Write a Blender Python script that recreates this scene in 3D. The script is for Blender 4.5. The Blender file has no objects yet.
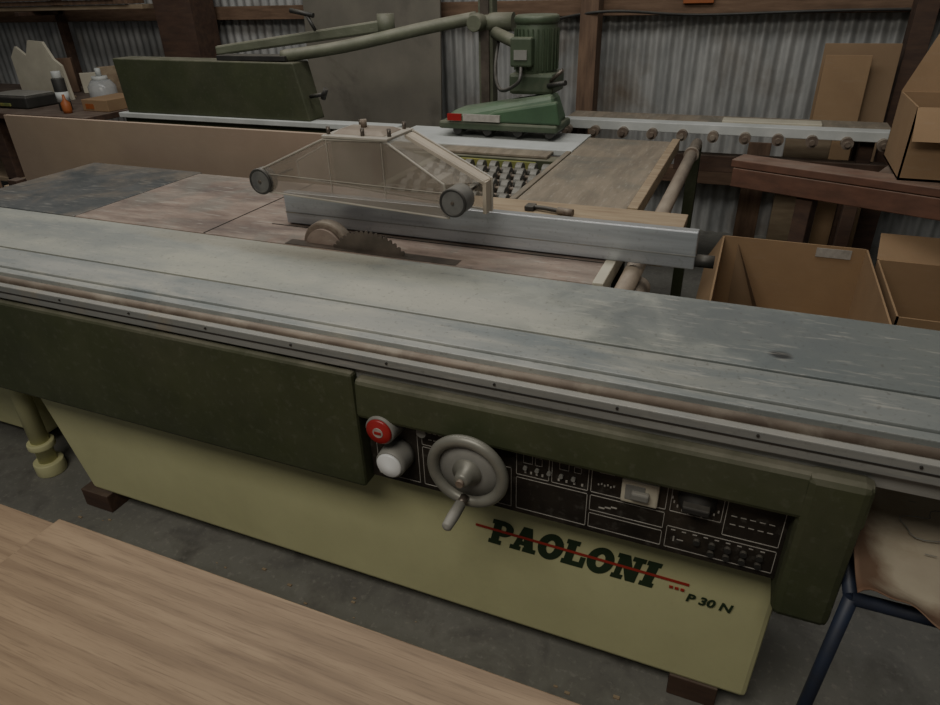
import bpy, math, random
from mathutils import Vector, Matrix, Euler
random.seed(4)
S=bpy.context.scene
COL=S.collection

# ---------------------------------------------------------------- materials
def mat(name,c1,c2=None,scale=6,stretch=(1,1,1),rough=.6,metal=0,bump=0,lo=.35,hi=.65,c3=None,s3=1.2,lo3=.55,hi3=.7,detail=8,trans=0,st3=(1,1,1),alpha=1,dust=0,dustc=(.42,.38,.31),spots=(),scr=0,fine=None,sst=(.25,1.5,1.5),rings=None,c4=None):
    m=bpy.data.materials.new(name); m.use_nodes=True
    nt=m.node_tree; N=nt.nodes; L=nt.links
    b=N["Principled BSDF"]; b.inputs["Roughness"].default_value=rough; b.inputs["Metallic"].default_value=metal
    b.inputs["Transmission Weight"].default_value=trans; b.inputs["Alpha"].default_value=alpha
    if c2 is None: c2=tuple(x*.72 for x in c1)
    tc=N.new("ShaderNodeTexCoord")
    def noise(sc,st,det,dist=0):
        mp=N.new("ShaderNodeMapping"); mp.inputs["Scale"].default_value=st
        L.new(tc.outputs["Object"],mp.inputs[0])
        n=N.new("ShaderNodeTexNoise"); n.inputs["Scale"].default_value=sc; n.inputs["Detail"].default_value=det; n.inputs["Roughness"].default_value=.62
        n.inputs["Distortion"].default_value=dist
        L.new(mp.outputs[0],n.inputs["Vector"]); return n
    def ramp(n,lo,hi,a,bc):
        r=N.new("ShaderNodeValToRGB"); r.color_ramp.elements[0].position=lo; r.color_ramp.elements[1].position=hi
        r.color_ramp.elements[0].color=(*a,1); r.color_ramp.elements[1].color=(*bc,1)
        L.new(n.outputs[0],r.inputs[0]); return r
    def mix(fac,a,col):
        mx=N.new("ShaderNodeMix"); mx.data_type='RGBA'
        L.new(fac,mx.inputs[0]); L.new(a,mx.inputs[6]); mx.inputs[7].default_value=(*col,1); return mx.outputs[2]
    def mth(op,a,bb):
        q=N.new("ShaderNodeMath"); q.operation=op
        for i,s in enumerate((a,bb)):
            if isinstance(s,(int,float)): q.inputs[i].default_value=s
            else: L.new(s,q.inputs[i])
        q.use_clamp=(op=='MULTIPLY'); return q.outputs[0]
    n1=noise(scale,stretch,detail); r1=ramp(n1,lo,hi,c1,c2); out=r1.outputs[0]
    if c3:
        n2=noise(s3,st3,6,.4); r2=ramp(n2,lo3,hi3,(0,0,0),(1,1,1)); out=mix(r2.outputs[0],out,c3)
    if c4:       # second family of worn patches (colour, scale, amount)
        n7=noise(c4[1],(1.1,.9,1.3),7,.8); r7=ramp(n7,.5,.64,(0,0,0),(c4[2],)*3); out=mix(r7.outputs[0],out,c4[0])
    if rings:
        mp=N.new("ShaderNodeMapping"); mp.inputs["Scale"].default_value=(.35,3.2,1); L.new(tc.outputs["Object"],mp.inputs[0])
        wv=N.new("ShaderNodeTexWave"); wv.wave_type='BANDS'; wv.bands_direction='Y'; wv.inputs["Scale"].default_value=2.2; wv.inputs["Distortion"].default_value=9; wv.inputs["Detail"].default_value=4; wv.inputs["Detail Scale"].default_value=.9
        L.new(mp.outputs[0],wv.inputs["Vector"]); rw=ramp(wv,.35,1.0,(0,0,0),(rings[1],)*3); out=mix(rw.outputs[0],out,rings[0])
    if fine:
        n3=noise(fine[0],fine[1],10,.2); r3=ramp(n3,.5,.66,(0,0,0),(fine[3],)*3); out=mix(r3.outputs[0],out,fine[2])
    for (cx,cy,rx,ry,col,amt) in spots:
        sp=N.new("ShaderNodeMapping"); sp.vector_type='POINT'
        sp.inputs["Location"].default_value=(-cx/rx,-cy/ry,0); sp.inputs["Scale"].default_value=(1/rx,1/ry,0)
        L.new(tc.outputs["Object"],sp.inputs[0])
        ln=N.new("ShaderNodeVectorMath"); ln.operation='LENGTH'; L.new(sp.outputs[0],ln.inputs[0])
        nn=noise(7,(1,1,1),8,.6)
        s_=mth('ADD',ln.outputs["Value"],mth('MULTIPLY',nn.outputs[0],1.3))
        rr=N.new("ShaderNodeMapRange"); rr.inputs[1].default_value=1.2; rr.inputs[2].default_value=1.75; rr.inputs[3].default_value=amt; rr.inputs[4].default_value=0
        L.new(s_,rr.inputs[0]); out=mix(rr.outputs[0],out,col)
    if scr:
        n4=noise(55,sst,3); r4=ramp(n4,.56,.72,(0,0,0),(scr,scr,scr)); out=mix(r4.outputs[0],out,(.5,.48,.42))
        n5=noise(90,(1,1,1),2); r5=ramp(n5,.6,.75,(0,0,0),(scr,scr,scr)); out=mix(r5.outputs[0],out,(.07,.06,.05))
    if dust:
        ge=N.new("ShaderNodeNewGeometry"); sx=N.new("ShaderNodeSeparateXYZ"); L.new(ge.outputs["Normal"],sx.inputs[0])
        n6=noise(9,(1,1,1),9); r6=ramp(n6,.35,.7,(.35,.35,.35),(1,1,1))
        up=N.new("ShaderNodeMapRange"); up.inputs[1].default_value=.1; up.inputs[2].default_value=.95; up.inputs[3].default_value=.12; up.inputs[4].default_value=1
        L.new(sx.outputs[2],up.inputs[0])
        fac=mth('MULTIPLY',mth('MULTIPLY',up.outputs[0],r6.outputs[0]),dust); out=mix(fac,out,dustc)
    L.new(out,b.inputs["Base Color"])
    if bump:
        bp=N.new("ShaderNodeBump"); bp.inputs["Strength"].default_value=bump; bp.inputs["Distance"].default_value=.01
        L.new(n1.outputs[0],bp.inputs["Height"]); L.new(bp.outputs[0],b.inputs["Normal"])
    return m
M={}
ISO=(1,1,1)
M['dkgreen']=mat("dark_green_paint",(.048,.060,.023),(.033,.043,.017),5,rough=.62,c3=(.080,.08,.048),s3=2.5,lo3=.5,hi3=.95,bump=.04,dust=.45,scr=.05,sst=ISO)
M['ltgreen']=mat("light_green_paint",(.63,.62,.35),(.56,.55,.31),3,rough=.5,c3=(.44,.43,.25),s3=2.0,lo3=.5,hi3=.95,scr=.05,sst=ISO)
DG=(.105,.125,.128)
M['tabF']=mat("dusty_steel_front",(.23,.255,.255),(.38,.385,.355),5,(.5,2,1),rough=.42,metal=.1,c3=(.49,.475,.40),s3=3.2,lo3=.5,hi3=.72,st3=(.8,3,1),bump=.02,
  spots=[(.45,1.14,.8,.3,DG,.5),(-.9,1.1,.5,.05,(.40,.40,.36),.5)],scr=.4)
M['tabR']=mat("dusty_steel_rear",(.42,.42,.355),(.31,.325,.30),5,(.6,1.5,1),rough=.45,metal=.05,c3=(.215,.235,.235),s3=2.2,lo3=.52,hi3=.70,st3=(1,1.7,1),bump=.02,
  spots=[(.75,1.33,1.15,.6,DG,.75),(-.02,1.36,.25,.14,(.15,.165,.165),.7),(.12,1.24,.022,.016,(.03,.03,.03),.9),(-1.9,1.33,.5,.09,(.22,.24,.24),.6),(-.62,1.25,.35,.07,(.46,.45,.385),.6),(-1.3,1.42,.5,.05,(.33,.31,.25),.6)],scr=.4)
M['alu']=mat("aluminium",(.50,.53,.56),(.38,.405,.43),14,(.3,1,5),rough=.35,metal=.5,dust=.5,scr=.2)
M['aludust']=mat("dusty_aluminium",(.28,.29,.28),(.20,.21,.205),10,(.3,1,3),rough=.5,metal=.2,c3=(.31,.27,.20),s3=4,dust=.5,scr=.25)
M['skate']=mat("worn_skate_wheel",(.17,.17,.155),(.10,.10,.09),10,rough=.5,metal=.2,dust=.3)
M['rust']=mat("brown_rail_steel",(.12,.085,.065),(.22,.17,.13),22,(.4,1,1),rough=.6,metal=.2,c3=(.33,.29,.23),s3=9,lo3=.5,hi3=.7,dust=.5)
M['black']=mat("black_rubber",(.018,.018,.018),(.03,.03,.028),10,rough=.5,dust=.3)
M['panelblk']=mat("dusty_black_panel",(.018,.015,.012),(.033,.027,.021),9,rough=.5,c3=(.09,.07,.05),s3=6,lo3=.5,hi3=.85,scr=.08,sst=ISO)
M['iron']=mat("dusty_brown_cast_iron",(.19,.14,.115),(.34,.27,.22),9,(.6,2,1),rough=.65,metal=.05,c3=(.12,.095,.085),s3=3.5,lo3=.48,hi3=.68,bump=.05,st3=(.6,1.6,1),scr=.35,c4=((.20,.195,.17),4.5,.6))
M['ironD']=mat("dark_steel_table",(.07,.08,.083),(.125,.13,.128),7,rough=.45,metal=.2,c3=(.23,.195,.155),s3=4,lo3=.48,hi3=.7,scr=.3)
M['wood']=mat("oak_board",(.35,.25,.155),(.265,.185,.113),2.6,(.7,9,9),rough=.5,lo=.36,hi=.66,c3=(.20,.135,.082),s3=1.6,lo3=.54,hi3=.78,st3=(.8,7,7),bump=.03,detail=12,fine=(9,(1,26,26),(.14,.09,.055),.5),rings=((.17,.11,.066),.4))
M['dustwood']=mat("dusty_wood",(.28,.235,.175),(.19,.16,.12),6,(4,.6,4),rough=.75,c3=(.135,.135,.115),s3=3,lo3=.48,hi3=.72,scr=.25,sst=(1.5,.25,1.5))
M['mdf']=mat("mdf_sheet",(.39,.30,.225),(.34,.26,.195),3,rough=.7,scr=.05)
M['tan']=mat("tan_timber",(.38,.30,.20),(.27,.20,.13),6,(1,6,6),rough=.7)
M['dkwood']=mat("dark_timber",(.10,.055,.035),(.055,.03,.022),5,(1,6,6),rough=.75,dust=.3)
M['redwood']=mat("reddish_bench_timber",(.16,.072,.045),(.105,.048,.03),5,(1,6,6),rough=.6,dust=.35)
M['girt']=mat("weathered_girt",(.22,.14,.09),(.13,.08,.05),5,(1,8,8),rough=.8)
M['post']=mat("post_timber",(.22,.14,.09),(.12,.075,.05),5,(6,6,.8),rough=.8)
M['card']=mat("cardboard",(.34,.225,.125),(.29,.19,.105),4,rough=.8,scr=.05)
M['cardin']=mat("cardboard_inside",(.29,.20,.12),(.245,.165,.095),3,rough=.85)
M['zinc']=mat("galvanised_iron",(.52,.525,.51),(.33,.34,.335),5,(2,2,.6),rough=.45,metal=.3,c3=(.22,.17,.12),s3=1.7,lo3=.52,hi3=.8)
M['concrete']=mat("concrete_floor",(.165,.165,.145),(.225,.22,.195),3,rough=.8,c3=(.105,.10,.09),s3=6,lo3=.5,hi3=.75,bump=.1,scr=.2,sst=ISO)
M['white']=mat("offwhite_paint",(.58,.60,.58),(.46,.48,.46),6,rough=.5,scr=.1)
M['capwhite']=mat("white_button_plastic",(.72,.73,.72),(.66,.67,.66),6,rough=.35)
M['cream']=mat("cream_plastic",(.56,.53,.42),(.46,.43,.34),6,rough=.5)
M['grey']=mat("grey_metal",(.25,.25,.23),(.19,.19,.175),8,rough=.5,dust=.35)
M['armgrey']=mat("green_grey_arm",(.13,.145,.095),(.09,.10,.065),8,rough=.55,dust=.55,scr=.1)
M['wheel']=mat("cast_alloy",(.25,.25,.215),(.185,.185,.16),12,rough=.42,metal=.25,dust=.25)
M['steel']=mat("blade_steel",(.10,.085,.07),(.17,.14,.115),14,rough=.4,metal=.5)
M['red']=mat("red_plastic",(.36,.02,.02),(.30,.02,.02),6,rough=.35)
M['redline']=mat("red_stripe",(.42,.04,.03),(.36,.04,.03),6,rough=.5)
M['logo']=mat("green_lettering",(.03,.05,.025),(.035,.06,.03),6,rough=.5)
M['line']=mat("white_print",(.42,.40,.36),(.3,.28,.25),40,rough=.6)
M['feed']=mat("feeder_green",(.060,.09,.05),(.04,.062,.036),6,rough=.5,c3=(.13,.13,.09),s3=6,lo3=.5,hi3=.8,dust=.55,dustc=(.30,.29,.22))
M['feed2']=mat("feeder_green_bright",(.065,.14,.07),(.045,.10,.052),6,rough=.5,dust=.5,dustc=(.28,.29,.22))
M['yel']=mat("yellow_green_strip",(.30,.28,.07),(.13,.17,.06),12,rough=.6)
M['olive']=mat("olive_sheet",(.19,.175,.14),(.14,.13,.105),2.5,rough=.7,c3=(.10,.09,.075),s3=2)
M['pipe']=mat("old_pipe",(.38,.31,.235),(.25,.20,.155),8,(4,1,4),rough=.55,metal=.1,dust=.4)
M['blue']=mat("navy_tube",(.02,.03,.06),(.025,.028,.04),12,rough=.5)
BR=(.16,.085,.05)
M['paper']=mat("aged_chart_paper",(.55,.49,.37),(.46,.40,.30),6,rough=.85,c3=(.36,.27,.18),s3=3.5,lo3=.58,hi3=.8,
  spots=[(.275,1.15,.075,.55,BR,.9),(.60,.895,.60,.055,BR,.9),(.50,1.12,.05,.03,BR,.5)])
M['orange']=mat("orange_plastic",(.40,.12,.035),None,6,rough=.5)
M['plexi']=mat("dusty_plexiglass",(.36,.31,.255),(.28,.24,.195),9,rough=.2,alpha=.42)
M['plexi2']=mat("dusty_plexiglass_far",(.42,.37,.30),(.34,.30,.24),9,rough=.3,alpha=.30)
M['frame']=mat("guard_frame",(.42,.39,.33),(.33,.305,.26),9,rough=.4)
M['band']=mat("guard_edge_strip",(.48,.42,.335),(.40,.35,.275),9,rough=.5)
M['smoke']=mat("smoky_wheel",(.09,.09,.09),(.15,.15,.14),20,rough=.4,dust=.3)
M['glass']=mat("glass_jar",(.6,.62,.62),None,6,rough=.2,alpha=.6)
M['grime']=mat("dark_gap",(.02,.018,.015),(.03,.025,.02),10,rough=.8)

# ---------------------------------------------------------------- helpers
def empty(name,loc=(0,0,0)):
    e=bpy.data.objects.new(name,None); e.empty_display_size=.1; COL.objects.link(e); return e
def mesh(name,v,f,m,parent=None,bevel=0,smooth=False,seg=2):
    me=bpy.data.meshes.new(name); me.from_pydata([tuple(p) for p in v],[],f); me.update()
    o=bpy.data.objects.new(name,me); COL.objects.link(o)
    if m: me.materials.append(M[m] if isinstance(m,str) else m)
    if bevel:
        b=o.modifiers.new("b",'BEVEL'); b.width=bevel; b.segments=seg; b.limit_method='ANGLE'
    if smooth:
        for p in me.polygons: p.use_smooth=True
    if parent: o.parent=parent
    return o
BF=[(0,3,2,1),(4,5,6,7),(0,1,5,4),(1,2,6,5),(2,3,7,6),(3,0,4,7)]
def bv(x0,x1,y0,y1,z0,z1): return [(x0,y0,z0),(x1,y0,z0),(x1,y1,z0),(x0,y1,z0),(x0,y0,z1),(x1,y0,z1),(x1,y1,z1),(x0,y1,z1)]
def box(name,x0,x1,y0,y1,z0,z1,m,parent=None,bevel=.003):
    return mesh(name,bv(x0,x1,y0,y1,z0,z1),BF,m,parent,bevel)
def hexa(name,pts,m,parent=None,bevel=.003): return mesh(name,pts,BF,m,parent,bevel)
def rotbox(name,c,size,rz,m,parent=None,bevel=.003,rx=0,ry=0):
    R=Euler((rx,ry,rz)).to_matrix(); sx,sy,sz=[s/2 for s in size]
    return mesh(name,[R@Vector(p)+Vector(c) for p in bv(-sx,sx,-sy,sy,-sz,sz)],BF,m,parent,bevel)
def cylv(p0,p1,r0,r1=None,n=24):
    p0=Vector(p0);p1=Vector(p1); r1=r0 if r1 is None else r1
    d=(p1-p0).normalized(); u=d.orthogonal().normalized(); w=d.cross(u)
    v=[];f=[]
    for p,r in ((p0,r0),(p1,r1)):
        for i in range(n):
            a=2*math.pi*i/n; v.append(p+u*math.cos(a)*r+w*math.sin(a)*r)
    for i in range(n): f.append((i,(i+1)%n,n+(i+1)%n,n+i))
    f.append(tuple(range(n-1,-1,-1))); f.append(tuple(range(n,2*n)))
    return v,f
def cyl(name,p0,p1,r,m,parent=None,r1=None,n=24,bevel=0):
    v,f=cylv(p0,p1,r,r1,n); o=mesh(name,v,f,m,parent,bevel)
    for p in o.data.polygons:
        if len(p.vertices)==4: p.use_smooth=True
    return o
def merge(name,parts,m,parent=None,bevel=0,smooth=False):
    v=[];f=[]
    for a,b in parts:
        k=len(v); v+=list(a); f+=[tuple(i+k for i in q) for q in b]
    return mesh(name,v,f,m,parent,bevel,smooth)
def prism(name,outl,y0,y1,m,parent=None,bevel=0):
    n=len(outl); v=[(x,y0,z) for x,z in outl]+[(x,y1,z) for x,z in outl]
    f=[tuple(range(n)),tuple(range(2*n-1,n-1,-1))]+[(i,n+i,n+(i+1)%n,(i+1)%n) for i in range(n)]
    return mesh(name,v,f,m,parent,bevel)
def revolve(name,prof,c,m,axis='z',parent=None,n=28):
    v=[];f=[]
    for r,h in prof:
        for i in range(n):
            a=2*math.pi*i/n; x=math.cos(a)*r;y=math.sin(a)*r
            v.append(Vector((x,y,h))+Vector(c) if axis=='z' else Vector((x,h,y))+Vector(c))
    k=len(prof)
    for j in range(k-1):
        for i in range(n): f.append((j*n+i,j*n+(i+1)%n,(j+1)*n+(i+1)%n,(j+1)*n+i))
    f.append(tuple(range(n-1,-1,-1))); f.append(tuple(range((k-1)*n,k*n)))
    return mesh(name,v,f,m,parent,smooth=True)
def torus(name,c,R,r,m,parent=None,n=48,k=14,sy=1):
    v=[];f=[]
    for i in range(n):
        a=2*math.pi*i/n
        for j in range(k):
            b=2*math.pi*j/k; rr=R+r*math.cos(b)
            v.append((c[0]+rr*math.cos(a),c[1]+r*sy*math.sin(b),c[2]+rr*math.sin(a)))
    for i in range(n):
        for j in range(k): f.append((i*k+j,((i+1)%n)*k+j,((i+1)%n)*k+(j+1)%k,i*k+(j+1)%k))
    return mesh(name,v,f,m,parent,smooth=True)
def tube(name,pts,r,m,parent=None,n=14):
    P=[Vector(p) for p in pts]; Q=[]
    for i in range(len(P)-1):
        p0=P[max(i-1,0)];p1=P[i];p2=P[i+1];p3=P[min(i+2,len(P)-1)]
        for s in range(8):
            t=s/8; Q.append(.5*((2*p1)+(p2-p0)*t+(2*p0-5*p1+4*p2-p3)*t*t+(3*p1-p0-3*p2+p3)*t**3))
    Q.append(P[-1]); v=[];f=[]
    u=None
    for i,q in enumerate(Q):
        d=(Q[min(i+1,len(Q)-1)]-Q[max(i-1,0)]).normalized()
        u=d.orthogonal().normalized() if u is None else (u-d*u.dot(d)).normalized()
        w=d.cross(u)
        for j in range(n):
            a=2*math.pi*j/n; v.append(q+u*math.cos(a)*r+w*math.sin(a)*r)
    for i in range(len(Q)-1):
        for j in range(n): f.append((i*n+j,i*n+(j+1)%n,(i+1)*n+(j+1)%n,(i+1)*n+j))
    f.append(tuple(range(n-1,-1,-1))); f.append(tuple(range(len(v)-n,len(v))))
    return mesh(name,v,f,m,parent,smooth=True)

# ---------------------------------------------------------------- room
box("floor",-9,4,-3,4.9,-.1,0,'concrete',bevel=0)
v=[];nx=0
x=-9.0
while x<4.0:
    y=4.62+.011*math.cos(x/.076*2*math.pi)
    v+= [(x,y,0),(x,y,3.0)]; nx+=1; x+=.0095
f=[(2*i,2*i+2,2*i+3,2*i+1) for i in range(nx-1)]
mesh("wall_back",v,f,'zinc',smooth=True)
box("wall_left",-9.1,-9,-3,4.9,0,3,'olive',bevel=0)
box("wall_right",4,4.1,-3,4.9,0,3,'olive',bevel=0)
tr=empty("trim_1")
box("girt_rail",-9,4,4.5,4.6,1.33,1.42,'girt',tr)
box("girt_lower",-9,4,4.5,4.6,.35,.44,'girt',tr)
p=empty("timber_post"); box("post_body",-1.08,-.97,4.36,4.5,0,3,'post',p)
p=empty("timber_post.001"); box("post_body_b",-4.28,-3.93,4.2,4.45,0,3,'dkwood',p)
box("wall_sign",-.50,-.33,4.47,4.495,1.39,1.50,'orange')
p=empty("timber_post.002"); box("post_body_c",.66,.76,4.3,4.45,0,3,'dkwood',p)
cb_=empty("wall_cable"); tube("cable",[(-1.6,4.47,1.27),(-1.3,4.46,1.31),(-.9,4.34,1.36),(-.4,4.48,1.33),(.4,4.48,1.345),(1.5,4.48,1.34)],.008,'black',cb_)

# ---------------------------------------------------------------- panel saw body
saw=empty("panel_saw")
hexa("base_cabinet",[(-1.86,1.08,.07),(.20,1.08,.07),(.20,1.42,.07),(-1.86,1.42,.07),(-2.07,1.08,.79),(.21,1.08,.79),(.21,1.42,.79),(-2.07,1.42,.79)],'ltgreen',saw,.012)
box("rear_cabinet",-1.9,-.42,1.42,1.95,.07,.83,'ltgreen',saw,.012)
box("plinth_block_1",-1.90,-1.78,1.06,1.2,0,.07,'dkwood',saw)
box("plinth_block_2",.03,.14,1.08,1.3,0,.07,'dkwood',saw)
box("plinth_block_3",-1.9,-1.7,1.7,1.9,0,.07,'dkwood',saw)
box("plinth_block_4",-.65,-.45,1.7,1.9,0,.07,'dkwood',saw)
# sliding table
box("table_beam",-2.9,.9,1.0,1.44,.80,.862,'grey',saw)
box("table_front_strip",-2.95,.95,1.065,1.168,.862,.88,'tabF',saw,.002)
box("table_slot",-2.95,.95,1.165,1.182,.86,.870,'grime',saw,0)
box("table_rear_strip",-2.95,.95,1.176,1.455,.862,.88,'tabR',saw,.002)
box("table_lip",-2.95,.95,1.040,1.064,.860,.8745,'tabF',saw,.002)
box("rail_gutter",-2.95,.95,.985,1.045,.840,.855,'rust',saw,.001)
cyl("round_rail",(-2.95,1.018,.864),(.95,1.018,.864),.0105,'rust',saw)
box("table_fascia",-2.95,.95,.975,.992,.835,.872,'aludust',saw,.002)
box("fascia_groove",-2.95,.95,.9735,.976,.853,.856,'grime',saw,0)
box("lower_fascia",-2.95,.95,.99,1.02,.80,.838,'grey',saw,.001)
pts=[]
for i in range(17): 
    pts.append(cylv((-2.9+i*.23,.972,.865),(-2.9+i*.23,.9765,.865),.0025,n=8))
merge("fascia_screws",pts,'grime',saw)
# dark green pod
box("side_cover",-2.6,-.685,.97,1.08,.52,.825,'dkgreen',saw,.008)
hexa("pod_ledge",[(-.68,.96,.722),(.275,.96,.722),(.275,1.08,.722),(-.68,1.08,.722),(-.68,.965,.815),(.275,.965,.815),(.275,1.08,.815),(-.68,1.08,.815)],'dkgreen',saw,.01)
box("pod_end",.175,.272,.957,1.20,.49,.818,'dkgreen',saw,.014)
box("control_panel",-.683,.18,1.005,1.08,.532,.735,'panelblk',saw,.002)
PY=1.0045
lines=[]
def rect(x0,x1,z0,z1,w=.0013):
    for a in ((x0,x1,z0,z0+w),(x0,x1,z1-w,z1),(x0,x0+w,z0,z1),(x1-w,x1,z0,z1)):
        lines.append((bv(a[0],a[1],PY-.0006,PY+.001,a[2],a[3]),BF))
cells=[(-.665,-.56,.545,.718),(-.55,-.50,.655,.718),(-.55,-.345,.545,.65),(-.335,-.265,.637,.718),(-.26,-.185,.637,.718),(-.335,-.185,.545,.63),(-.18,-.118,.637,.718),(-.112,-.035,.637,.718),(-.18,-.035,.59,.63),(-.18,-.035,.545,.583),(-.028,.065,.637,.718),(.07,.168,.61,.718),(-.028,.168,.545,.60)]
for c in cells: rect(*c)
for c in [(-.32,-.30,.67,.695),(-.295,-.28,.67,.69),(-.245,-.225,.675,.695),(-.215,-.20,.675,.69),(-.165,-.135,.69,.703)]: rect(*c,w=.001)
def bar(x,z,w,h): lines.append((bv(x-w/2,x+w/2,PY-.0006,PY+.001,z-h/2,z+h/2),BF))
for i in range(10):
    a=math.radians(190+i*16); bar(.018+.044*math.cos(a),.678+.038*math.sin(a),.003,.006)
for i in range(6): bar(-.165+i*.006,.66+.003*(i%2),.003,.004); bar(-.312+i*.024,.705,.010,.002)
for i in range(4): bar(-.245+i*.016,.648,.004,.006); bar(-.315+i*.012,.648,.004,.006)
for i in range(3): bar(-.155+.012*i,.602+.004*i,.012,.003)
for i in range(9): bar(-.015+.02*i,.592,.008,.002)
bar(-.012,.57,.003,.012); bar(.0,.57,.012,.002)
for i in range(3): bar(-.53+.012*i,.69,.008,.002); bar(-.53+.012*i,.672,.008,.002)
for i in range(5): bar(.085+.016*i,.66,.010,.0015); bar(.085+.016*i,.64,.010,.0015)
merge("panel_print",lines,'line',saw)
pts=[]
for i in range(5):
    for j in range(2):
        if i+j<1: continue
        pts.append(cylv((.03+i*.028,PY,.558+j*.02),(.03+i*.028,PY-.007,.558+j*.02),.0065,n=14))
merge("small_buttons",pts,'black',saw)
pts=[cylv((-.315+i*.025,PY,.66),(-.315+i*.025,PY-.006,.66),.0045,n=14) for i in range(5)]
merge("indicator_lamps",pts,'grey',saw)
box("switch_plate",-.120,-.050,.992,1.006,.642,.698,'cream',saw,.004)
box("switch_dial_face",-.112,-.075,.9905,.993,.652,.688,'grey',saw,.002)
box("switch_lever",-.10,-.066,.980,.994,.660,.678,'grey',saw,.004)
revolve("rotary_knob",[(.034,0),(.034,-.006),(.027,-.012),(.022,-.02),(.0,-.02)],(.018,PY,.678),'black','y',saw)
box("rotary_knob_grip",-.006,.042,.968,.99,.671,.685,'black',saw,.003)
for nm,x,z,m in (("stop_button",-.622,.706,'red'),("start_button",-.606,.620,'capwhite')):
    revolve(nm+"_bezel",[(.037,0),(.037,-.014),(.035,-.038),(.034,-.048),(.031,-.050),(.0,-.050)],(x,PY,z),'grey','y',saw)
    revolve(nm+"_cap",[(.030,-.048),(.030,-.053),(.027,-.056),(0,-.056)],(x,PY,z),m,'y',saw)
    if m=='red': cyl(nm+"_emblem",(x,PY-.0555,z),(x,PY-.0575,z),.012,'line',saw)
box("stop_mark",-.630,-.614,.9455,.9478,.703,.709,'red',saw,0)
cyl("key_switch",(-.54,PY,.70),(-.54,PY-.02,.70),.011,'grey',saw)
# handwheel
hx,hy,hz=-.410,.925,.682
torus("handwheel_rim",(hx,hy,hz),.074,.0125,'wheel',saw,sy=.9)
revolve("handwheel_hub",[(.026,.035),(.03,.01),(.03,-.006),(.018,-.012),(.016,-.03),(.011,-.034),(0,-.034)],(hx,hy,hz),'wheel','y',saw)
revolve("handwheel_web",[(.068,.010),(.068,.004),(.03,.0),(0,0)],(hx,hy,hz),'grey','y',saw,40)
cyl("handwheel_shaft",(hx,hy,hz),(hx,1.01,hz),.014,'steel',saw)
cyl("handwheel_nut",(hx,hy-.03,hz),(hx,hy-.042,hz),.008,'rust',saw)
ha=(hx-.004,hy-.008,hz-.060)
cyl("handwheel_crank",ha,(ha[0],ha[1]-.022,ha[2]),.009,'steel',saw)
revolve("handwheel_grip",[(.008,-.02),(.0115,-.024),(.012,-.06),(.0105,-.088),(.007,-.092),(0,-.092)],ha,'grey','y',saw,20)
# lettering
def letter(ch):
    R=lambda x0,y0,x1,y1:[(x0,y0),(x1,y0),(x1,y1),(x0,y1)]
    def ring(cx,cy,rx,ry,ix,iy,a0,a1,n=20):
        q=[]
        for i in range(n):
            s=math.radians(a0+(a1-a0)*i/n); t=math.radians(a0+(a1-a0)*(i+1)/n)
            q.append([(cx+ix*math.cos(s),cy+iy*math.sin(s)),(cx+rx*math.cos(s),cy+ry*math.sin(s)),(cx+rx*math.cos(t),cy+ry*math.sin(t)),(cx+ix*math.cos(t),cy+iy*math.sin(t))])
        return q
    if ch=='P': return [R(.08,0,.40,1),R(0,0,.52,.18),R(0,.82,.45,1),R(.3,.36,.5,.55),R(.3,.81,.5,1)]+ring(.48,.68,.42,.32,.12,.13,-90,90)
    if ch=='A': return [[(.06,.1),(.30,.1),(.52,1),(.30,1)],[(.54,.1),(.90,.1),(.66,1),(.30,1)],R(.22,.25,.7,.42),R(-.04,0,.40,.18),R(.48,0,1.0,.18)]
    if ch=='O': return ring(.48,.5,.49,.53,.16,.27,0,360,28)
    if ch=='L': return [R(.08,0,.40,1),R(0,0,.86,.2),R(0,.82,.5,1),R(.66,.1,.86,.44)]
    if ch=='N': return [R(.08,0,.30,1),R(.66,0,.90,1),[(.08,1),(.42,1),(.90,0),(.56,0)],R(0,0,.42,.18),R(0,.82,.3,1),R(.54,.82,1.0,1)]
    if ch=='I': return [R(.08,0,.42,1),R(0,0,.5,.18),R(0,.82,.5,1)]
H_=.080; v=[];f=[];cx=-.43
for ch,w in zip("PAOLONI",(.93,1.02,1.0,.9,1.0,1.04,.5)):
    for k,q in enumerate(letter(ch)):
        n=len(v)
        for (a,b) in q: v.append((cx+(a*.95+b*.25)*.064,1.0785-.00002*(k+1),.340+b*H_))
        f.append((n,n+1,n+2,n+3))
    cx+=w*.0610
mesh("brand_lettering",v,f,'logo',saw)
mesh("brand_stripe",[(-.46,1.0770,.384),(.035,1.0770,.377),(.035,1.0770,.385),(-.46,1.0770,.392)],[(0,1,2,3)],'redline',saw)
merge("brand_small_print",[(bv(-.005+i*.012,.003+i*.012,1.0765,1.078,.358,.365),BF) for i in range(3)],'redline',saw)
def text(name,body,x,z,size,m,y,shear=.2,off=.001):
    cu=bpy.data.curves.new(name,'FONT'); cu.body=body; cu.size=size; cu.shear=shear; cu.offset=off; cu.extrude=.0003
    o=bpy.data.objects.new(name,cu); COL.objects.link(o)
    bpy.context.view_layer.update()
    me=bpy.data.meshes.new_from_object(o.evaluated_get(bpy.context.evaluated_depsgraph_get()))
    bpy.data.objects.remove(o)
    me.transform(Matrix.Translation((x,y,z))@Matrix.Rotation(math.pi/2,4,'X'))
    me.materials.clear(); me.materials.append(M[m]); q=bpy.data.objects.new(name,me); COL.objects.link(q); q.parent=saw; return q
text("model_lettering","P 30 N",.032,.334,.033,'logo',1.0765)
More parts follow.
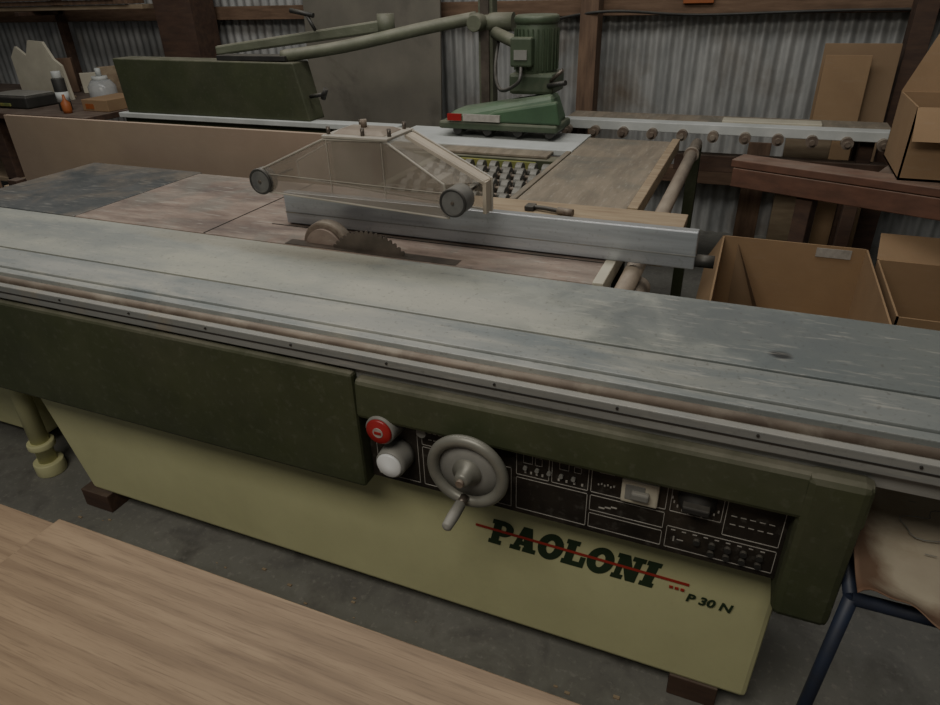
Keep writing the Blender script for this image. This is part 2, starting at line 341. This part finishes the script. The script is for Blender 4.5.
# left support column and body
cyl("support_pipe",(-2.18,1.15,0.02),(-2.18,1.15,.8),.030,'ltgreen',saw)
cyl("pipe_collar_1",(-2.18,1.15,.11),(-2.18,1.15,.135),.045,'ltgreen',saw,bevel=.004)
cyl("pipe_collar_2",(-2.18,1.15,.0),(-2.18,1.15,.05),.05,'ltgreen',saw,bevel=.004)
box("end_cabinet",-2.95,-2.32,1.25,2.0,0.05,.79,'ltgreen',saw,.01)
box("end_cabinet_foot",-2.9,-2.4,1.3,1.95,0,.06,'dkwood',saw)
# fixed table
box("cast_table",-2.05,-.28,1.462,2.05,.835,.88,'iron',saw,.004)
box("extension_table",-2.66,-2.055,1.462,2.07,.835,.88,'ironD',saw,.004)
box("blade_insert",-1.2,-.66,1.463,1.50,.8802,.8812,'steel',saw,0)
box("table_seam",-1.35,-.3,1.60,1.604,.880,.8812,'grime',saw,0)
box("table_seam_b",-1.5,-1.496,1.462,2.05,.880,.8812,'grime',saw,0)
box("table_edge_strip",-.30,-.272,1.462,2.05,.836,.884,'cream',saw)
# blade
v=[];T=60
for y in (1.478,1.482):
    for i in range(T*3):
        a=2*math.pi*i/(T*3); r=(.150,.150,.142)[i%3]
        v.append((-.93+r*math.cos(a),y,.79+r*math.sin(a)))
n=T*3
mesh("saw_blade",v,[tuple(range(n)),tuple(range(2*n-1,n-1,-1))]+[(i,n+i,n+(i+1)%n,(i+1)%n) for i in range(n)],'steel',saw)
cyl("scoring_hub",(-1.085,1.50,.865),(-1.085,1.535,.865),.078,'rust',saw,n=40,bevel=.006)
cyl("scoring_hub_inner",(-1.085,1.488,.865),(-1.085,1.50,.865),.06,'iron',saw,n=40)

# ---------------------------------------------------------------- blade guard
g=empty("blade_guard")
out=[(-1.215,1.035),(-1.225,1.095),(-1.01,1.186),(-.83,1.190),(-.675,1.095),(-.665,1.012)]
prism("clear_side",out,1.445,1.448,'plexi',g)
far=[(-1.20,1.04),(-1.20,1.09),(-1.0,1.188),(-.815,1.192),(-.60,1.085),(-.60,1.0)]
prism("far_side",far,1.575,1.578,'plexi2',g)
def outline(name,pl,y,r,m):
    merge(name,[cylv((a[0],y,a[1]),(b[0],y,b[1]),r,n=8) for a,b in zip(pl,pl[1:]+pl[:1])],m,g)
outline("side_frame",out,1.445,.0026,'frame'); outline("far_frame",far,1.577,.003,'frame')
merge("side_ribs",[cylv((x,1.4435,1.05),(x,1.4435,1.185),.0012,n=6) for x in (-1.0,-.84)]+[cylv((-1.2,1.4435,1.085),(-.68,1.4435,1.075),.0012,n=6)],'frame',g)
hexa("edge_strip_right",[(-.825,1.54,1.180),(-.61,1.54,1.075),(-.60,1.585,1.075),(-.815,1.585,1.180),(-.825,1.54,1.190),(-.61,1.54,1.085),(-.60,1.585,1.085),(-.815,1.585,1.190)],'band',g,.001)
box("edge_strip_end",-.612,-.602,1.54,1.585,1.0,1.083,'band',g,.001)
mesh("sloping_cover_left",[(out[1][0],1.447,out[1][1]),(out[2][0],1.447,out[2][1]),(far[2][0],1.576,far[2][1]),(far[1][0],1.576,far[1][1])],[(0,1,2,3)],'plexi2',g)
mesh("sloping_cover_right",[(out[3][0],1.447,out[3][1]),(out[4][0],1.447,out[4][1]),(far[4][0],1.54,far[4][1]),(far[3][0],1.54,far[3][1])],[(0,1,2,3)],'plexi2',g)
box("top_plate",-1.01,-.82,1.44,1.585,1.190,1.197,'frame',g,.002)
hexa("top_block",[(-.99,1.46,1.197),(-.84,1.46,1.197),(-.84,1.56,1.197),(-.99,1.56,1.197),(-.98,1.48,1.206),(-.86,1.48,1.206),(-.86,1.55,1.206),(-.98,1.55,1.206)],'rust',g)
cyl("clamp_knob",(-.93,1.52,1.205),(-.93,1.52,1.225),.008,'rust',g)
for i,(x,y) in enumerate([(-1.0,1.46),(-.97,1.57),(-.84,1.57),(-.90,1.46),(-.83,1.47)]): cyl(f"clamp_bolt_{i}",(x,y,1.195),(x,y,1.215),.005,'steel',g)
for i,(x,z,y0,y1) in enumerate([(-1.225,1.064,1.435,1.47),(-.645,1.058,1.425,1.485)]):
    cyl(f"roller_{i}",(x,y0,z),(x,y1,z),.035,'smoke',g,n=32,bevel=.004)
    torus(f"roller_tread_{i}",(x,y0+.002,z),.032,.004,'black',g,n=32,k=8)
    cyl(f"roller_axle_{i}",(x,y0-.004,z),(x,1.58,z),.004,'steel',g)
box("hanger_post",-.79,-.76,1.685,1.70,.881,1.06,'frame',g,.002)
box("hanger_arm",-.79,-.76,1.577,1.70,1.045,1.06,'frame',g,.002)

# ---------------------------------------------------------------- fence
fn=empty("rip_fence")
box("fence_profile",-1.30,-.08,1.615,1.645,.8845,.982,'alu',fn,.003)
box("fence_groove",-1.30,-.08,1.6135,1.6165,.918,.921,'aludust',fn,0)
box("fence_foot",-1.28,-.35,1.645,1.68,.8815,.90,'tan',fn)
cyl("fence_knob",(-.08,1.63,.905),(-.035,1.63,.905),.016,'black',fn)
cyl("fence_rod",(-.11,1.64,.90),(-.08,1.64,.90),.01,'steel',fn)

# ---------------------------------------------------------------- outfeed/rip frame behind
rf=empty("outfeed_frame")
box("cross_plank",-.86,-.14,1.92,2.06,.86,.888,'tan',rf)
box("rip_board",-.70,-.33,2.065,3.12,.84,.884,'dustwood',rf)
box("board_edge",-.328,-.295,2.065,3.15,.84,.892,'tan',rf)
box("board_edge_left",-.725,-.702,2.065,3.12,.84,.888,'dustwood',rf)
cyl("guide_bar",(-.232,1.35,.845),(-.232,3.3,.845),.024,'pipe',rf)
cyl("guide_bar_sleeve",(-.215,1.46,.80),(-.215,1.66,.80),.032,'pipe',rf)
cyl("guide_bar_ring",(-.232,3.05,.845),(-.232,3.09,.845),.032,'rust',rf)
box("bracket_right",-.27,-.19,1.95,2.03,.75,.885,'tan',rf)
box("frame_rail_left",-1.30,-1.26,2.06,3.1,.80,.86,'dkgreen',rf)
box("frame_tray",-1.26,-.74,2.06,2.66,.77,.79,'dkwood',rf)
w=[];w2=[]
for i in range(6):
    for j in range(9):
        x=-1.215+j*.056+(i%2)*.02; y=2.13+i*.09
        w.append(cylv((x-.014,y,.848),(x+.014,y,.848),.033,n=18))
        w2.append(cylv((x-.016,y,.848),(x+.016,y,.848),.014,n=10))
merge("skate_wheels",w,'skate',rf,bevel=.003); merge("skate_wheel_hubs",w2,'rust',rf)
merge("wheel_axles",[cylv((-1.26,2.13+i*.09,.848),(-.72,2.13+i*.09,.848),.006,n=8) for i in range(6)],'rust',rf)
box("cross_beam",-1.40,-.70,2.68,2.76,.79,.87,'dkgreen',rf)
box("cross_beam_stripe",-1.25,-.82,2.672,2.68,.825,.862,'yel',rf)
box("feeder_plate",-1.62,-.70,2.80,3.16,.865,.89,'white',rf)
box("feeder_plate_b",-1.55,-.78,2.70,2.80,.872,.884,'dustwood',rf)
for i,(x,y) in enumerate([(-1.28,2.2),(-.5,2.2),(-1.28,3.05),(-.5,3.05),(-.232,3.28)]):
    box(f"leg_{i}",x-.025,x+.025,y-.025,y+.025,0,.84,'dkgreen',rf)
box("scrap_strip",-.60,-.34,1.80,1.845,.882,.90,'mdf',rf)
cl=empty("screw_clamp")
tube("clamp_bar",[(-.62,1.965,.896),(-.56,1.95,.90),(-.48,1.935,.896)],.007,'black',cl)
cyl("clamp_handle",(-.52,1.94,.90),(-.47,1.93,.90),.011,'rust',cl)
box("clamp_jaw",-.63,-.60,1.94,1.98,.889,.905,'black',cl)
# back rails
br=empty("rear_rail")
box("rail_left",-3.50,-1.64,2.98,3.07,.885,.912,'white',br)
box("rail_left_beam",-3.50,-1.64,3.02,3.12,.78,.885,'dkgreen',br)
box("rail_right",-1.0,.63,3.5,3.58,.85,.895,'white',br)
box("rail_shelf",-.95,.6,3.58,3.85,.86,.88,'dustwood',br)
box("rail_shelf_strip",-.15,.3,3.62,3.72,.881,.897,'cream',br)
box("rail_beam_lower",-.35,.6,3.55,3.62,.66,.74,'dkwood',br)
w=[]
for i in range(11):
    x=-.9+i*.145; w.append(cylv((x,3.46,.845),(x,3.5,.845),.026,n=16)); w.append(cylv((x,3.44,.845),(x,3.46,.845),.012,n=10))
merge("roller_brackets",w,'rust',br)
for i,(x,y) in enumerate([(-3.4,3.06),(-1.8,3.06),(-.9,3.6),(.5,3.6),(-.9,3.8),(.5,3.8)]):
    box(f"rail_leg_{i}",x-.03,x+.03,y-.03,y+.03,0,.86 if y>3.3 else .8,'dkwood',br)
# mdf sheet
box("mdf_sheet",-3.32,-1.5,2.18,2.20,0,1.035,'mdf',bevel=.001)

# green beam box + arm
gb=empty("overhead_beam")
hexa("beam_box",[(-3.44,3.0,.9125),(-2.16,3.0,.9125),(-2.16,3.14,.9125),(-3.44,3.14,.9125),(-3.46,3.0,1.205),(-2.22,3.0,1.195),(-2.22,3.14,1.195),(-3.46,3.14,1.205)],'dkgreen',gb,.006)
box("beam_bracket",-2.72,-2.28,3.02,3.12,1.20,1.225,'black',gb)
tube("swing_arm",[(-2.32,3.06,1.22),(-2.0,3.15,1.26),(-1.6,3.28,1.335),(-1.36,3.38,1.375)],.030,'armgrey',gb)
hexa("flat_arm",[(-2.88,3.20,1.205),(-1.85,3.34,1.315),(-1.85,3.42,1.315),(-2.88,3.28,1.205),(-2.88,3.20,1.255),(-1.85,3.34,1.375),(-1.85,3.42,1.375),(-2.88,3.28,1.255)],'armgrey',gb,.01)
cyl("arm_joint",(-1.86,3.36,1.29),(-1.86,3.36,1.40),.045,'armgrey',gb)
cyl("arm_handle",(-2.22,3.24,1.33),(-2.26,3.24,1.40),.009,'black',gb)
cyl("arm_handle_grip",(-2.22,3.24,1.40),(-2.36,3.24,1.425),.012,'black',gb)
cyl("side_lever",(-2.17,3.05,1.03),(-2.06,3.0,1.05),.010,'black',gb)
cyl("side_lever_grip",(-2.06,3.0,1.03),(-2.03,2.99,1.08),.013,'black',gb)

# power feeder
pf=empty("power_feeder")
fx=[]
def F(o): fx.append(o); return o
box("stand_base",-1.40,-1.15,3.2,3.46,0,.03,'grey',pf)
box("stand_column",-1.335,-1.26,3.34,3.41,.0,2.2,'armgrey',pf)
box("stand_column_inner",-1.32,-1.275,3.325,3.34,.9,2.2,'steel',pf)
F(cyl("column_elbow",(-1.42,3.30,1.345),(-1.2,3.30,1.345),.042,'armgrey',pf))
F(cyl("column_joint",(-1.36,3.18,1.345),(-1.36,3.32,1.345),.038,'armgrey',pf,bevel=.004))
F(cyl("column_handwheel",(-1.16,3.24,1.30),(-1.14,3.24,1.30),.035,'steel',pf))
F(hexa("feeder_body",[(-1.42,2.90,.945),(-.86,2.90,.945),(-.86,3.1,.945),(-1.42,3.1,.945),(-1.38,2.95,.99),(-.90,2.95,1.07),(-.90,3.08,1.07),(-1.38,3.08,.99)],'feed2',pf,.02))
F(hexa("feeder_body_side",[(-1.25,2.89,.95),(-.84,2.89,.95),(-.84,2.93,.95),(-1.25,2.93,.95),(-1.15,2.89,1.0),(-.86,2.89,1.05),(-.86,2.93,1.05),(-1.15,2.93,1.0)],'feed2',pf,.01))
F(box("feeder_skirt",-1.43,-.85,2.885,3.12,.915,.95,'feed',pf,.01))
F(box("feeder_label",-1.30,-1.12,2.877,2.889,.955,.985,'line',pf,0))
F(box("feeder_label_b",-1.38,-1.31,2.877,2.889,.955,.985,'red',pf,0))
F(merge("feed_rollers",[cylv((-1.34+i*.15,2.9,.912),(-1.34+i*.15,3.1,.912),.022,n=16) for i in range(4)],'black',pf))
F(box("gearbox",-1.12,-.91,3.0,3.2,1.06,1.15,'feed',pf,.015))
F(cyl("motor_body",(-1.02,3.1,1.14),(-1.02,3.1,1.36),.095,'feed',pf,n=32,bevel=.01))
F(merge("motor_fins",[cylv((-1.02+.099*math.cos(2*math.pi*i/26),3.1+.099*math.sin(2*math.pi*i/26),1.16),(-1.02+.099*math.cos(2*math.pi*i/26),3.1+.099*math.sin(2*math.pi*i/26),1.33),.004,n=6) for i in range(26)],'feed',pf))
F(cyl("motor_cap",(-1.02,3.1,1.345),(-1.02,3.1,1.385),.102,'feed',pf,n=32,bevel=.014))
F(box("terminal_box",-1.10,-1.00,2.96,3.02,1.18,1.30,'feed',pf,.008))
F(box("motor_plate",-1.08,-1.02,2.955,2.961,1.21,1.25,'grey',pf,0))
F(tube("motor_cable",[(-1.05,2.97,1.18),(-1.05,2.93,1.12),(-1.15,2.98,1.08),(-1.24,3.15,1.15),(-1.27,3.3,1.3)],.008,'black',pf))
F(cyl("feeder_arm",(-1.28,3.26,1.30),(-1.08,3.12,1.25),.028,'armgrey',pf))
F(cyl("feeder_lever",(-.93,3.0,1.10),(-.84,2.96,1.12),.011,'black',pf))
F(cyl("feeder_crank",(-.92,3.0,1.12),(-.86,2.98,1.17),.008,'steel',pf))
for o in fx:
    o.data.transform(Matrix.Translation((.045,.05,.012)))

# leaning sheets
ls=empty("leaning_panel")
rotbox("panel_board",(-2.54,4.33,.83),(1.06,.02,1.62),0,'olive',ls,rx=-.08)
cs=empty("leaning_cardboard_sheet")
rotbox("sheet_a",(.46,4.22,.61),(.36,.01,1.18),0,'cardin',cs,rx=-.10)
rotbox("sheet_b",(.40,4.15,.58),(.22,.01,1.14),0,'card',cs,rx=-.10)
pl=empty("leaning_plank")
rotbox("plank_a",(.28,3.95,.40),(.22,.03,.80),0,'tan',pl,rx=-.1)
rotbox("plank_b",(.05,4.1,.35),(.12,.03,.70),0,'post',pl,rx=-.1)

# brown bench at the right with cardboard box
bb=empty("side_bench")
d=Vector((.68,-.25,0)).normalized(); rz=math.atan2(d.y,d.x)
c=Vector((-.06,2.89,0))+d*.75+Vector((-d.y,d.x,0))*.06
rotbox("bench_top",(c.x,c.y,.86),(1.5,.12,.03),rz,'redwood',bb)
q=c+Vector((d.y,-d.x,0))*.05
rotbox("bench_apron",(q.x,q.y,.805),(1.48,.02,.075),rz,'redwood',bb)
q=c+Vector((-d.y,d.x,0))*.25+d*.25
rotbox("bench_top_back",(q.x,q.y,.855),(1.0,.34,.03),rz,'dkwood',bb)
for i,s in enumerate((-.45,.68)):
    q=c+d*s; rotbox(f"bench_leg_{i}",(q.x,q.y,.42),(.06,.08,.84),rz,'dkwood',bb)
def openbox(name,x0,x1,y0,y1,z0,z1,t=.006):
    e=empty(name)
    box("bottom",x0,x1,y0,y1,z0,z0+t,'cardin',e,0)
    box("side_front",x0,x1,y0,y0+t,z0,z1,'card',e,0); box("side_back",x0,x1,y1-t,y1,z0,z1,'card',e,0)
    box("side_left",x0,x0+t,y0,y1,z0,z1,'card',e,0); box("side_right",x1-t,x1,y0,y1,z0,z1,'card',e,0)
    return e
e=openbox("cardboard_box",-.04,.47,2.0,2.70,.22,.62)
mesh("flap_left",[(-.04,2.0,.62),(-.04,2.7,.62),(-.09,2.7,.52),(-.09,2.0,.52)],[(0,1,2,3)],'card',e)
box("label",.30,.42,2.69,2.693,.575,.61,'line',e,0)
mesh("inner_flap",[(.02,2.68,.60),(.16,2.25,.42),(.16,2.60,.25),(.02,2.68,.25)],[(0,1,2,3)],'cardin',e)
p=empty("wooden_pallet"); 
for i in range(4): box(f"slat_{i}",-.08,1.1,2.0+i*.18,2.12+i*.18,.18,.215,'dkwood',p)
for i in range(3): box(f"bearer_{i}",-.06+i*.52,.04+i*.52,2.0,2.68,0,.18,'dkwood',p)
e=openbox("cardboard_box.001",.50,1.1,2.15,2.66,.22,.60)
mesh("flap_back_b",[(.50,2.66,.60),(1.1,2.66,.60),(1.1,2.72,.68),(.50,2.72,.68)],[(0,1,2,3)],'card',e)
e=openbox("cardboard_box.002",.50,1.05,2.72,3.1,.878,1.12)
mesh("flap_front",[(.50,2.72,1.12),(1.05,2.72,1.12),(1.05,2.66,1.02),(.50,2.66,1.02)],[(0,1,2,3)],'card',e)
mesh("flap_back",[(.50,3.1,1.12),(1.05,3.1,1.12),(1.05,3.14,1.38),(.60,3.14,1.38)],[(0,1,2,3)],'card',e)

# left workbench with clutter
wb=empty("workbench")
box("bench_top_l",-6.2,-3.75,2.95,4.1,.84,.875,'dkwood',wb)
for i,(x,y) in enumerate([(-6.1,3.05),(-3.85,3.05),(-6.1,4.0),(-3.85,4.0),(-4.7,3.05)]): box(f"bench_leg_l{i}",x-.05,x+.05,y-.05,y+.05,0,.84,'dkwood',wb)
box("bench_shelf",-6.1,-3.85,3.0,4.0,.4,.43,'tan',wb)
sc=empty("spray_can")
cyl("can_body",(-4.14,3.14,.876),(-4.14,3.14,1.07),.038,'black',sc,bevel=.004); cyl("can_band",(-4.14,3.14,.93),(-4.14,3.14,.99),.0385,'white',sc); cyl("can_cap",(-4.14,3.14,1.07),(-4.14,3.14,1.11),.028,'white',sc,bevel=.004)
bt=empty("glue_bottle")
revolve("bottle_body",[(.025,0),(.028,.02),(.028,.06),(.010,.08),(.007,.11),(0,.11)],(-4.03,3.06,.876),'orange','z',bt)
jr=empty("glass_jar")
revolve("jar_body",[(.08,0),(.09,.02),(.09,.10),(.06,.14),(0,.14)],(-4.2,3.5,.876),'glass','z',jr); cyl("jar_lid",(-4.2,3.5,1.01),(-4.2,3.5,1.04),.05,'white',jr); cyl("jar_knob",(-4.2,3.5,1.04),(-4.2,3.5,1.09),.018,'white',jr)
cs2=empty("tool_case"); box("case_body",-4.85,-4.45,3.1,3.35,.876,.95,'black',cs2,.01); box("case_lid",-4.83,-4.47,3.12,3.33,.95,.96,'grey',cs2,.006); box("case_handle",-4.7,-4.6,3.09,3.1,.89,.91,'yel',cs2)
cb=empty("parts_carton"); box("carton_body",-4.0,-3.78,3.15,3.45,.876,.945,'card',cb); box("carton_label",-3.97,-3.9,3.148,3.15,.89,.92,'orange',cb,0)
ss=empty("scrap_template")
prism("template_plate",[(-5.02,.876),(-5.02,1.15),(-4.95,1.22),(-4.86,1.16),(-4.8,1.26),(-4.66,1.25),(-4.60,1.14),(-4.54,1.10),(-4.52,.876)],3.5,3.52,'cream',ss)
box("template_foot",-4.9,-4.6,3.48,3.6,.876,.89,'tan',ss)
ol=empty("bench_offcuts")
for i in range(6):
    h=.14+.05*(i%3); rotbox(f"offcut_b{i}",(-5.4+.24*i,3.85-.03*(i%3),.877+h/2),(.18,.05,h),.3*i,('cream','tan','post')[i%3],ol)
st=empty("lumber_rack")
for i in range(6): box(f"stick_{i}",-8.5+i*.1,-4.35-i*.12,4.16-i*.02,4.33-i*.02,1.425+i*.035,1.455+i*.035,('tan','post','girt')[i%3],st)
for i in range(3):
    box(f"rack_arm_{i}",-8+i*1.2,-7.95+i*1.2,4.05,4.45,1.39,1.42,'dkwood',st); box(f"rack_upright_{i}",-8+i*1.2,-7.95+i*1.2,4.40,4.47,0,1.9,'dkwood',st)
sr=empty("timber_offcut_stack")
for i in range(6): box(f"offcut_{i}",-4.1+i*.11,-4.03+i*.11,2.3+.04*(i%2),2.36+.04*(i%2),0,.62+.05*(i%3),('tan','dkwood','post')[i%3],sr)

# blue stand with scorched chart
bs=empty("steel_stand")
tops=[(.285,.945),(.78,.945),(.78,1.42),(.285,1.42)]
for i,(x,y) in enumerate(tops):
    cyl(f"stand_leg_{i}",(x,y,.6),(x-(.03 if i in(0,3) else -.03),y-(.03 if i<2 else -.03),0),.012,'blue',bs)
    x2,y2=tops[(i+1)%4]; cyl(f"stand_rail_{i}",(x,y,.595),(x2,y2,.595),.012,'blue',bs)
ch=empty("paper_chart")
v=[];f=[];nx,ny=60,60
for j in range(ny):
    for i in range(nx):
        u=i/(nx-1);w_=j/(ny-1)
        x=.279+u*.56; y=.905+w_*.50
        z=.620+.005*math.sin(u*9+w_*4)
        c_=max(0,(.16-u)/.16)
        z+=.018*c_**2*(1+math.sin(w_*9))
        e_=max(0,(.12-w_)/.12)
        z+=.012*e_**2*(1+math.sin(u*16))
        y+=(.012*math.sin(u*21)+.006*math.sin(u*53))*(1-w_)**2
        v.append((x,y,z))
for j in range(ny-1):
    for i in range(nx-1):
        a=j*nx+i; f.append((a,a+1,a+nx+1,a+nx))
o=mesh("chart_sheet",v,f,'paper',ch,smooth=True)
so=o.modifiers.new("s",'SOLIDIFY'); so.thickness=.002
pr=[]
# drawn contour outlines on the chart
for (cx_,cy_,r_) in ((.46,1.14,.07),(.62,1.05,.09),(.60,1.26,.06)):
    k=40
    for i in range(k):
        def P_(t):
            a=2*math.pi*t/k; rr=r_*(1+.25*math.sin(3*a+cx_*9)+.12*math.sin(7*a)); return (cx_+rr*math.cos(a),cy_+rr*math.sin(a)*.8,.6268)
        pr.append(cylv(P_(i),P_(i+1),.0011,n=5))
for k in range(24):
    x=.38+.36*random.random(); y=.98+.36*random.random(); L_=.008+.014*random.random()
    pr.append((bv(x,x+L_,y,y+.0015,.6262,.6268),BF))
merge("chart_print",pr,'grey',ch)

# ---------------------------------------------------------------- foreground oak board
ob=empty("oak_worktop")
box("board_top",-1.295,.9,-.6,.655,.462,.50,'wood',ob,.002)
box("board_under",-1.62,.8,-.6,.665,.418,.4615,'wood',ob,.002)
for k,x in enumerate((-1.1,.5)):
    box(f"support_beam_{k}",x-.04,x+.04,-.55,.5,.36,.418,'tan',ob)
    for j,y in enumerate((-.5,.42)): box(f"support_leg_{k}{j}",x-.035,x+.035,y-.035,y+.035,0,.36,'tan',ob)
db=[]
for k in range(60):
    x=-1.9+2.6*random.random(); y=.75+.3*random.random(); s=.002+.006*random.random()
    db.append((bv(x,x+s*2,y,y+s,0,s*.6),BF))
merge("floor_wood_chips",db,'tan')

# ---------------------------------------------------------------- lights
def area(name,loc,rot,sx,sy,e,col=(1,1,1)):
    l=bpy.data.lights.new(name,'AREA'); l.shape='RECTANGLE'; l.size=sx; l.size_y=sy; l.energy=e; l.color=col
    o=bpy.data.objects.new(name,l); COL.objects.link(o); o.location=loc; o.rotation_euler=rot; return o
area("ceiling_light_front",(-.7,-.8,3.3),(math.radians(25),0,0),2.0,.9,45,(1,.945,.845))
area("ceiling_light_rear",(-1.7,2.2,3.4),(math.radians(10),0,0),4.5,1.0,53,(1,.97,.92))
W=bpy.data.worlds.new("world"); S.world=W; W.use_nodes=True
W.node_tree.nodes["Background"].inputs[0].default_value=(.95,.96,.98,1); W.node_tree.nodes["Background"].inputs[1].default_value=.085

# ---------------------------------------------------------------- camera
fpx=655.0; th=math.atan(368/fpx); ps=math.radians(23.2); r=math.atan(.03)
Fv=Vector((-math.sin(ps)*math.cos(th),math.cos(ps)*math.cos(th),-math.sin(th)))
R0=Vector((math.cos(ps),math.sin(ps),0)); U0=Vector((-math.sin(ps)*math.sin(th),math.cos(ps)*math.sin(th),math.cos(th)))
Rc=R0*math.cos(r)-U0*math.sin(r); Uc=R0*math.sin(r)+U0*math.cos(r)
cam=bpy.data.cameras.new("camera"); co=bpy.data.objects.new("camera",cam); COL.objects.link(co)
mm=Matrix((Rc,Uc,-Fv)).transposed().to_4x4(); mm.translation=(0,0,1.52); co.matrix_world=mm
cam.sensor_width=36; cam.lens=fpx/940*36; cam.clip_start=.02
S.camera=co
